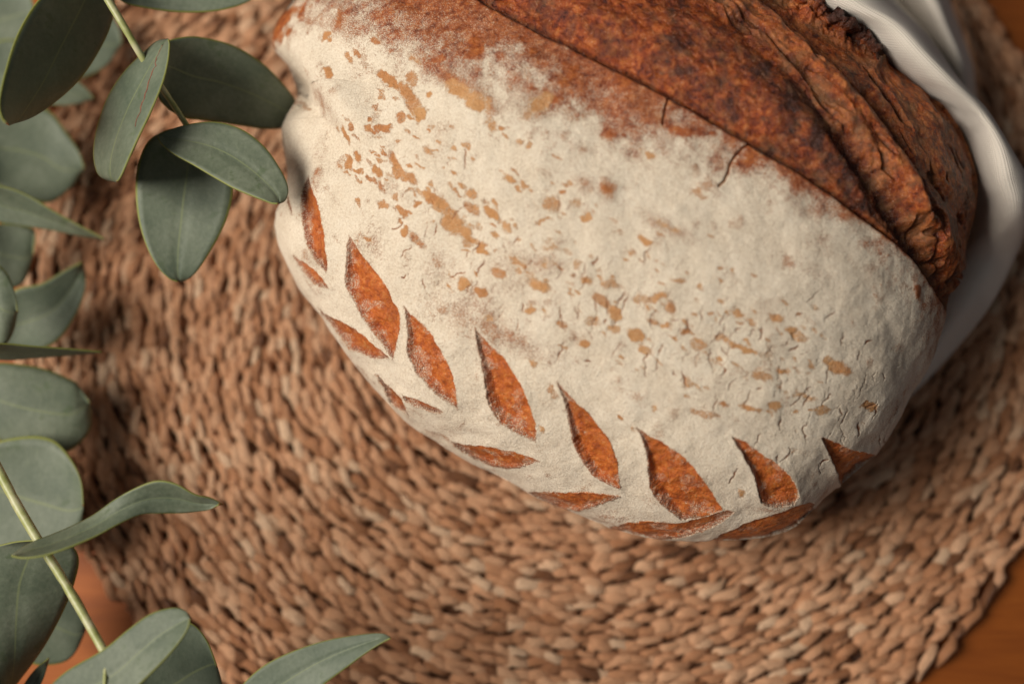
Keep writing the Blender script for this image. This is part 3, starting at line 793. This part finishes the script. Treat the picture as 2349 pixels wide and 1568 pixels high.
def build_mat():
    rng = np.random.default_rng(11)
    root = thing('woven_mat', 'round tan seagrass placemat of plaited coils under the loaf', 'placemat', (MAT_C[0], MAT_C[1], -0.006))
    off = np.array([MAT_C[0], MAT_C[1], -0.006])
    # flat underlay closing the weave, coloured dark to stand for shade in the gaps
    n = 96
    ring = [(MAT_R * 0.972 * math.cos(2 * math.pi * k / n), MAT_R * 0.972 * math.sin(2 * math.pi * k / n)) for k in range(n)]
    vs = [(0, 0, 0.0035)] + [(x, y, 0.0030) for x, y in ring] + [(x, y, 0.0004) for x, y in ring]
    fs = [(0, 1 + k, 1 + (k + 1) % n) for k in range(n)]
    fs += [(1 + k, 1 + n + k, 1 + n + (k + 1) % n) for k in range(n)] + [(1 + k, 1 + n + (k + 1) % n, 1 + (k + 1) % n) for k in range(n)]
    under = mesh_object('shade_backing', vs, fs, M_STRAW, root, attrs={'tint': np.full(len(vs), 0.0)}, uv=np.array(vs)[:, :2] * 300)
    pieces = []
    r = MAT_R - 0.0022
    row = 0
    out = np.array(OUTLINE)
    while r > 0.012:
        edge = row == 0
        pitch = 0.0056 if not edge else 0.0075
        cnt = max(6, int(2 * math.pi * r / pitch))
        ph = rng.random() * 6.28
        lumps = rng.random(12)
        for k in range(cnt):
            th = ph + 2 * math.pi * (k + rng.normal(0, 0.10)) / cnt
            rr = r + rng.normal(0, 0.00028) + (0.0010 * math.sin(th * 9 + 1) + 0.0008 * math.sin(th * 23) if edge else 0)
            sl = (0.24 + 0.10 * math.sin(1.7 * th + 0.9) + rng.normal(0, 0.07)) if not edge else 0.32 + rng.normal(0, 0.07)
            L = 0.0128 * rng.uniform(0.85, 1.25)
            W = 0.0040 * rng.uniform(0.75, 1.25)
            H = 0.0030 * rng.uniform(0.8, 1.2)
            vs, fs, uv = spindle(L, W, H, rng)
            a = th + math.pi / 2 + sl
            c, s = math.cos(a), math.sin(a)
            roll = rng.normal(0, 0.15)
            y = vs[:, 1] * math.cos(roll) - vs[:, 2] * math.sin(roll)
            z = vs[:, 1] * math.sin(roll) + vs[:, 2] * math.cos(roll)
            w = np.stack([vs[:, 0] * c - y * s + rr * math.cos(th), vs[:, 0] * s + y * c + rr * math.sin(th), z + 0.0052 + rng.normal(0, 0.0004)], 1)
            w[:, 2] = np.maximum(w[:, 2], 0.0003)
            tint = np.clip(rng.normal(0.55, 0.24) + 0.25 * (lumps[k * 12 // cnt] - 0.5), 0.04, 1)
            pieces.append((w, fs, uv, tint))
        r -= 0.0038 if row else 0.0040
        row += 1
    cen = np.array([w.mean(0) for w, *_ in pieces]) + off
    pp = project(cen)
    vis = (pp[:, 0] > 15) & (pp[:, 0] < PW - 15) & (pp[:, 1] > 15) & (pp[:, 1] < PH - 15) & ~inside(pp, out)
    for x0, y0, x1, y1 in ((0, 0, 250, 1568), (0, 1240, 330, 1568), (250, 1100, 520, 1190), (250, 1390, 500, 1568), (540, 1450, 890, 1568)):
        vis &= ~((pp[:, 0] > x0) & (pp[:, 0] < x1) & (pp[:, 1] > y0) & (pp[:, 1] < y1))
    dist = np.linalg.norm(cen - CAM, axis=1) + np.where(vis, 0, 100)
    chosen = set(np.argsort(dist)[:300].tolist())
    VS, FS, UV, TI = [], [], [], []
    base = 0
    for i, (w, fs, uv, tint) in enumerate(pieces):
        if i in chosen:
            c = w.mean(0)
            o = mesh_object('strand', w - c, fs, M_STRAW, root, attrs={'tint': np.full(len(w), tint)}, uv=uv + [tint * 37, 0])
            o.location = c
        else:
            VS.append(w)
            FS.append(fs + base)
            UV.append(uv + [tint * 37, 0])
            TI.append(np.full(len(w), tint))
            base += len(w)
    o = mesh_object('plaited_strands', np.vstack(VS), np.vstack(FS), M_STRAW, root, attrs={'tint': np.concatenate(TI)}, uv=np.vstack(UV))
    o['kind'] = 'stuff'
    return root

# ------------------------------------------------------------------ linen cloth
def build_cloth():
    rows = [
        [(1640, -40, .045), (1690, -80, .066), (1790, -110, .080), (1880, -140, .070), (1960, -130, .030), (2060, -125, .042), (2130, -120, .004)],
        [(1790, 60, .045), (1858, 20, .066), (1930, 2, .080), (2012, 0, .070), (2058, 0, .032), (2140, -4, .045), (2172, 0, .004)],
        [(1900, 130, .045), (1945, 62, .066), (2022, 48, .079), (2098, 73, .069), (2122, 72, .032), (2172, 68, .042), (2200, 75, .004)],
        [(1985, 200, .042), (2022, 130, .064), (2092, 116, .077), (2158, 146, .067), (2172, 147, .032), (2206, 148, .036), (2226, 152, .004)],
        [(2080, 270, .040), (2114, 207, .060), (2166, 188, .073), (2217, 210, .063), (2213, 215, .036), (2222, 218, .022), (2234, 222, .003)],
        [(2150, 330, .036), (2187, 265, .056), (2228, 243, .068), (2262, 258, .057), (2257, 262, .036), (2256, 268, .020), (2256, 274, .003)],
        [(2195, 400, .032), (2224, 325, .049), (2278, 318, .063), (2319, 351, .053), (2312, 356, .036), (2308, 362, .018), (2304, 368, .003)],
        [(2205, 460, .028), (2246, 420, .042), (2300, 408, .058), (2350, 415, .050), (2348, 418, .034), (2345, 422, .018), (2342, 428, .003)],
        [(2195, 530, .024), (2246, 500, .032), (2316, 482, .050), (2356, 492, .042), (2352, 496, .030), (2346, 502, .016), (2338, 508, .003)],
        [(2160, 640, .018), (2206, 615, .026), (2284, 568, .036), (2320, 590, .028), (2316, 596, .022), (2310, 602, .014), (2304, 610, .003)],
        [(2110, 740, .014), (2150, 722, .020), (2218, 690, .026), (2256, 710, .020), (2250, 716, .015), (2244, 722, .009), (2238, 730, .003)],
        [(2050, 850, .008), (2075, 850, .010), (2110, 838, .014), (2148, 838, .010), (2142, 846, .008), (2136, 852, .006), (2128, 860, .002)],
        [(2010, 930, .005), (2030, 930, .006), (2050, 920, .007), (2075, 912, .006), (2072, 916, .005), (2068, 920, .004), (2064, 925, .002)],
    ]
    for q in rows:
        (tx, ty, tz), (ix, iy, iz) = q[0], q[1]
        k = min(max((300 - iy) / 200, 0), 1)
        ix, iy = ix + 9 * k, iy - 8 * k
        q[1] = (ix, iy, iz)
        q[0] = (ix + 0.16 * (tx - ix), iy + 0.16 * (ty - iy), tz)
    g = np.array([[at(x, y, z + ((0.000, 0.007, 0.009)[j - 1] if 1 <= j <= 3 and i < 9 else 0.006 if j == 5 and i < 4 else 0)) for j, (x, y, z) in enumerate(r)] for i, r in enumerate(rows)])
    nu, nv = 150, 74
    cols = [catmull(g[:, j], nu) for j in range(g.shape[1])]
    grid = np.array([catmull([c[i] for c in cols], nv) for i in range(nu)])
    for _ in range(5):
        grid[1:-1, 1:-1] = (grid[1:-1, 1:-1] * 2 + grid[:-2, 1:-1] + grid[2:, 1:-1] + grid[1:-1, :-2] + grid[1:-1, 2:]) / 6
    flat = grid.reshape(-1, 3)
    du = np.gradient(grid, axis=0).reshape(-1, 3)
    dv = np.gradient(grid, axis=1).reshape(-1, 3)
    nn = np.cross(dv, du)
    nn /= np.maximum(np.linalg.norm(nn, axis=1), 1e-9)[:, None]
    wr = 0.0022 * (fbm(flat, 55, 70, 2) - 0.5) + 0.0022 * (np.abs(fbm(flat * [1, 1, 0.5], 110, 73, 2) - 0.5) - 0.15)
    wr = wr * np.tile(1 - sstep(0.30, 0.44, np.linspace(0, 1, nv)), nu)       # the steep outer drop stays smooth
    flat = flat + nn * wr[:, None]
    flat[:, 2] = np.maximum(flat[:, 2], 0.0025)
    grid = flat.reshape(nu, nv, 3)
    lu = np.concatenate([[0], np.cumsum(np.linalg.norm(np.diff(grid[:, nv // 3], axis=0), axis=1))])
    lv = np.concatenate([[0], np.cumsum(np.linalg.norm(np.diff(grid[nu // 3], axis=0), axis=1))])
    uv = np.stack(np.meshgrid(lu, lv, indexing='ij'), -1).reshape(-1, 2) * 50
    i = np.arange(nu * nv).reshape(nu, nv)
    fs = np.stack([i[:-1, :-1], i[:-1, 1:], i[1:, 1:], i[1:, :-1]], -1).reshape(-1, 4)
    base = at(2200, 300, 0.0)
    o = mesh_object('linen_cloth', flat - base, fs, M_LINEN, uv=uv)
    o.location = base
    m = o.modifiers.new('thickness', 'SOLIDIFY')
    m.thickness = 0.0009
    o['label'] = 'white linen cloth folded round the far side of the loaf'
    o['category'] = 'cloth'
    return o

# ------------------------------------------------------------------ eucalyptus
def leaf(parent, off, left, right, curl=0.0, wave=0.0, scar=False):
    """left and right rims from base to tip as (x, y, height) with a shared base and tip; curl lifts (+) or sinks the midrib"""
    nu, nv = 40, 13
    L = catmull([at(*q) for q in left], nu)
    R = catmull([at(*q) for q in right], nu)
    t = np.linspace(0, 1, nv)
    g = L[:, None] * (1 - t)[None, :, None] + R[:, None] * t[None, :, None]
    s = np.linspace(0, 1, nu)
    wd = np.linalg.norm(L - R, axis=1)
    g[:, :, 2] -= curl * (wd[:, None]) * (1 - (2 * t - 1) ** 2)[None]
    g[:, :, 2] += wave * 0.004 * np.sin(s * 7)[:, None] * (2 * t - 1)[None]
    g[:, :, 2] -= 0.0005 * np.exp(-((t - 0.5) / 0.06) ** 2)[None] * (wd[:, None] > 0.004)
    v = g.reshape(-1, 3)
    uv = np.stack(np.meshgrid(s, t, indexing='ij'), -1).reshape(-1, 2)
    i = np.arange(nu * nv).reshape(nu, nv)
    fs = np.stack([i[:-1, :-1], i[:-1, 1:], i[1:, 1:], i[1:, :-1]], -1).reshape(-1, 4)
    c = v.mean(0)
    o = mesh_object('leaf', v - c, fs, M_LEAF, parent, uv=uv)
    o.location = c - off
    m = o.modifiers.new('thickness', 'SOLIDIFY')
    m.thickness = 0.00045
    m.offset = 0
    if scar:
        k = np.linspace(0, 1, 26)
        rr = np.random.default_rng(3)
        ss, tt2 = 0.10 + 0.42 * k, 0.52 + 0.30 * k + rr.normal(0, 0.016, 26)
        pts = []
        for a_, b_ in zip(ss, tt2):
            fi, fj = a_ * (nu - 1), b_ * (nv - 1)
            i0, j0 = int(fi), int(fj)
            a2, b2 = fi - i0, fj - j0
            pts.append((g[i0, j0] * (1 - a2) + g[i0 + 1, j0] * a2) * (1 - b2) + (g[i0, j0 + 1] * (1 - a2) + g[i0 + 1, j0 + 1] * a2) * b2)
        pts = np.array(pts) + [0, 0, 0.0004]
        sd_ = np.array([0.00022, 0.00008, 0.0])
        vv = np.concatenate([pts - sd_ * (0.4 + rr.random((26, 1))), pts + sd_ * (0.4 + rr.random((26, 1))), pts + [0, 0, 0.00015]])
        f2 = [(a_, a_ + 1, a_ + 53, a_ + 52) for a_ in range(25)] + [(a_ + 52, a_ + 53, a_ + 27, a_ + 26) for a_ in range(25)]
        sc = mesh_object('scar', vv - c, f2, M_SCAR, o)
        sc['label'] = 'thin reddish brown scratch on the leaf'
    return o
def tube(name, pts, r0, r1, mat, parent, off):
    p = catmull([at(*q) for q in pts], 40)
    vs = []
    seg = 10
    for k in range(len(p)):
        tg = p[min(k + 1, len(p) - 1)] - p[max(k - 1, 0)]
        tg /= np.linalg.norm(tg)
        a = np.cross(tg, [0, 0, 1.0])
        a /= np.linalg.norm(a)
        b = np.cross(a, tg)
        r = r0 + (r1 - r0) * k / (len(p) - 1)
        r *= 1 + 0.12 * math.sin(k * 0.9) * (k % 13 == 0)
        for j in range(seg):
            q = 2 * math.pi * j / seg
            vs.append(p[k] + r * (math.cos(q) * a + math.sin(q) * b))
    i = np.arange(len(p) * seg).reshape(len(p), seg)
    fs = np.stack([i[:-1], np.roll(i, -1, 1)[:-1], np.roll(i, -1, 1)[1:], i[1:]], -1).reshape(-1, 4)
    return mesh_object(name, np.array(vs) - off, fs, mat, parent)

def Z(pts, z0, z1=None):
    z1 = z0 if z1 is None else z1
    n = len(pts) - 1
    return [(x, y, z0 + (z1 - z0) * k / n) for k, (x, y) in enumerate(pts)]

def build_sprigs():
    # upper sprig
    o1 = at(300, 100, -0.006)
    a = thing('eucalyptus_sprig', 'upper eucalyptus sprig whose leaf tip touches the left side of the loaf', 'eucalyptus', o1, 'eucalyptus sprigs beside the loaf')
    tube('stem', [(215, -60, .088), (245, -5, .086), (285, 62, .084), (325, 130, .080), (365, 192, .075), (402, 247, .072), (432, 292, .073), (450, 300, .074)], 0.0013, 0.0008, M_STEM, a, o1)
    leaf(a, o1, Z([(215, -60), (140, -40), (85, 5), (40, 80), (12, 165), (-2, 235), (4, 270), (14, 282)], .090, .114), Z([(215, -60), (258, -20), (256, 50), (222, 125), (175, 190), (112, 244), (60, 274), (14, 282)], .064, .078), 0.04)
    leaf(a, o1, Z([(386, 90), (358, 97), (318, 132), (283, 168), (248, 222), (224, 290), (215, 350), (224, 396), (245, 412), (268, 416)], .080, .066), Z([(386, 90), (389, 105), (385, 145), (372, 195), (345, 260), (320, 312), (297, 362), (282, 396), (274, 410), (268, 416)], .092, .092), 0.02, scar=True)
    leaf(a, o1, Z([(372, 150), (378, 100), (430, 84), (480, 89), (540, 107), (600, 144), (640, 183), (674, 225), (682, 255)], .082, .044), Z([(372, 150), (362, 195), (368, 232), (415, 268), (475, 277), (550, 288), (610, 296), (655, 290), (682, 255)], .076, .040), -0.06)
    leaf(a, o1, Z([(362, 314), (385, 300), (435, 285), (495, 280), (555, 297), (607, 337), (643, 388), (661, 430), (655, 458), (638, 467)], .078, .078), Z([(362, 314), (372, 332), (400, 355), (445, 380), (492, 408), (535, 432), (578, 450), (605, 460), (622, 466), (638, 467)], .079, .082), 0.05)
    leaf(a, o1, Z([(432, 296), (385, 298), (342, 322), (319, 370), (311, 430), (317, 500), (334, 560), (360, 610), (388, 638), (410, 646)], .068, .055), Z([(432, 296), (485, 318), (522, 370), (534, 430), (526, 482), (508, 530), (480, 580), (452, 622), (430, 640), (410, 646)], .066, .052), 0.03)
    leaf(a, o1, Z([(250, -60), (275, 0), (340, 20), (420, 29), (500, 25), (570, 4), (610, -30)], .070, .066), Z([(250, -60), (300, -110), (370, -140), (450, -140), (530, -115), (580, -75), (610, -30)], .072, .070), 0.05)
    # low sprig at the left rim
    o2 = at(-60, 600, -0.006)
    c = thing('eucalyptus_sprig', 'low blurred eucalyptus sprig along the left edge, leaf tips pointing at the mat', 'eucalyptus', o2, 'eucalyptus sprigs beside the loaf')
    tube('stem', [(-80, -20, .020), (-70, 200, .024), (-60, 420, .028), (-50, 620, .028), (-60, 820, .026), (-70, 1000, .022), (-90, 1150, .016)], 0.0014, 0.0011, M_STEM, c, o2)
    leaf(c, o2, Z([(-70, 330), (-20, 270), (50, 240), (110, 252), (150, 300), (180, 345), (194, 388)], .026, .016), Z([(-70, 330), (-30, 400), (20, 440), (70, 458), (115, 464), (160, 432), (194, 388)], .024, .012), 0.06)
    leaf(c, o2, Z([(-60, 430), (0, 426), (60, 446), (120, 482), (180, 516), (242, 549)], .040, .030), Z([(-60, 430), (-20, 500), (40, 516), (110, 526), (180, 540), (242, 549)], .030, .024), 0.10)
    leaf(c, o2, Z([(-60, 560), (-30, 520), (20, 512), (65, 520), (80, 532), (76, 585)], .024, .018), Z([(-60, 560), (-40, 620), (0, 655), (35, 660), (58, 640), (76, 585)], .022, .014), 0.05)
    leaf(c, o2, Z([(-50, 720), (0, 690), (40, 662), (95, 650), (145, 622), (190, 600)], .024, .022), Z([(-50, 720), (0, 790), (60, 806), (125, 785), (170, 728), (196, 660), (190, 600)], .020, .018), 0.12)
    leaf(c, o2, Z([(-55, 640), (-20, 600), (15, 625), (34, 670), (40, 715)], .048, .042), Z([(-55, 640), (-40, 740), (0, 795), (28, 765), (40, 715)], .040, .038), -0.06)
    leaf(c, o2, Z([(-60, 800), (0, 788), (80, 794), (160, 800), (236, 807)], .062, .040), Z([(-60, 800), (0, 824), (80, 820), (160, 814), (236, 807)], .036, .036), 0.0)
    leaf(c, o2, Z([(-70, 890), (-20, 836), (50, 836), (110, 848), (165, 872), (180, 884), (208, 925)], .026, .020), Z([(-70, 900), (-30, 985), (40, 1030), (110, 1045), (165, 1030), (205, 985), (208, 925)], .022, .016), -0.08)
    leaf(c, o2, Z([(-80, 1080), (-20, 1020), (60, 1000), (120, 1008), (160, 1048), (185, 1100), (191, 1160)], .028, .030), Z([(-80, 1080), (-60, 1200), (0, 1270), (70, 1300), (140, 1290), (180, 1230), (191, 1160)], .022, .022), 0.05)
    leaf(c, o2, Z([(-70, 60), (-30, -30), (20, -50), (60, -30), (80, 20)], .020, .018), Z([(-70, 60), (-30, 130), (20, 120), (60, 80), (80, 20)], .018, .016), 0.06)
    leaf(c, o2, Z([(-60, 200), (-20, 110), (20, 90), (50, 105), (60, 150)], .022, .020), Z([(-60, 200), (-30, 250), (10, 255), (45, 210), (60, 150)], .020, .018), 0.06)
    leaf(c, o2, Z([(130, 120), (170, 40), (230, 20), (268, 50), (280, 100)], .018, .010), Z([(130, 120), (150, 180), (195, 178), (245, 150), (280, 100)], .016, .008), 0.06)
    leaf(c, o2, Z([(60, 180), (110, 165), (160, 175), (195, 200), (216, 226)], .022, .014), Z([(60, 180), (85, 225), (130, 242), (180, 238), (216, 226)], .020, .012), 0.06)
    # lower sprig
    o3 = at(100, 1300, -0.006)
    b = thing('eucalyptus_sprig', 'lower eucalyptus sprig with thick pale green stem in the bottom corner', 'eucalyptus', o3, 'eucalyptus sprigs beside the loaf')
    tube('stem', [(-60, 960, .066), (-25, 1035, .068), (5, 1093, .069), (42, 1162, .070), (86, 1236, .071), (132, 1308, .072), (182, 1392, .073), (225, 1468, .074), (240, 1496, .075)], 0.00165, 0.0013, M_STEM, b, o3)
    tube('petiole', [(240, 1494, .0752), (243, 1515, .0762), (241, 1545, .078), (239, 1600, .080)], 0.0007, 0.0005, M_STEM, b, o3)
    leaf(b, o3, Z([(26, 1274), (60, 1246), (110, 1224), (160, 1203), (212, 1178), (268, 1142), (325, 1116), (370, 1104), (412, 1112), (450, 1134), (485, 1142), (508, 1156)], .076, .074), Z([(26, 1274), (60, 1280), (110, 1275), (170, 1255), (225, 1230), (275, 1200), (320, 1178), (365, 1175), (410, 1174), (450, 1171), (485, 1167), (508, 1156)], .084, .070), 0.10, 1.0)
    leaf(b, o3, Z([(85, 1238), (20, 1245), (-40, 1270), (-80, 1350), (-70, 1450), (-30, 1540), (20, 1590)], .058, .046), Z([(85, 1238), (150, 1243), (180, 1275), (172, 1330), (145, 1400), (95, 1490), (20, 1590)], .054, .030), -0.05)
    leaf(b, o3, Z([(60, 1330), (110, 1330), (165, 1350), (195, 1395), (202, 1430)], .024, .014), Z([(60, 1330), (30, 1420), (60, 1510), (110, 1524), (165, 1505), (202, 1430)], .022, .012), 0.04)
    leaf(b, o3, Z([(90, 1600), (150, 1540), (235, 1490), (295, 1442), (345, 1407), (395, 1393), (425, 1400), (436, 1418)], .076, .080), Z([(90, 1600), (190, 1640), (275, 1610), (335, 1555), (378, 1512), (410, 1474), (430, 1442), (436, 1418)], .080, .084), 0.05)
    leaf(b, o3, Z([(300, 1600), (330, 1520), (370, 1460), (410, 1425), (445, 1432), (475, 1470), (498, 1530)], .050, .044), Z([(300, 1600), (350, 1660), (420, 1680), (470, 1660), (505, 1620), (510, 1575), (498, 1530)], .048, .040), 0.05)
    leaf(b, o3, Z([(520, 1620), (560, 1565), (610, 1522), (680, 1489), (755, 1466), (830, 1454), (875, 1452), (897, 1462)], .064, .070), Z([(520, 1620), (600, 1650), (690, 1610), (745, 1567), (795, 1530), (838, 1498), (872, 1476), (897, 1462)], .066, .072), 0.06)
    leaf(b, o3, Z([(40, 1600), (60, 1560), (85, 1530), (112, 1508)], .030, .034), Z([(40, 1600), (75, 1595), (100, 1555), (112, 1508)], .028, .032), 0.05)
    tube('petiole', [(240, 1560, .076), (330, 1640, .070), (430, 1660, .066), (520, 1620, .064)], 0.0012, 0.0007, M_STEM, b, o3)

build_mat()
build_loaf()
build_cloth()
build_sprigs()
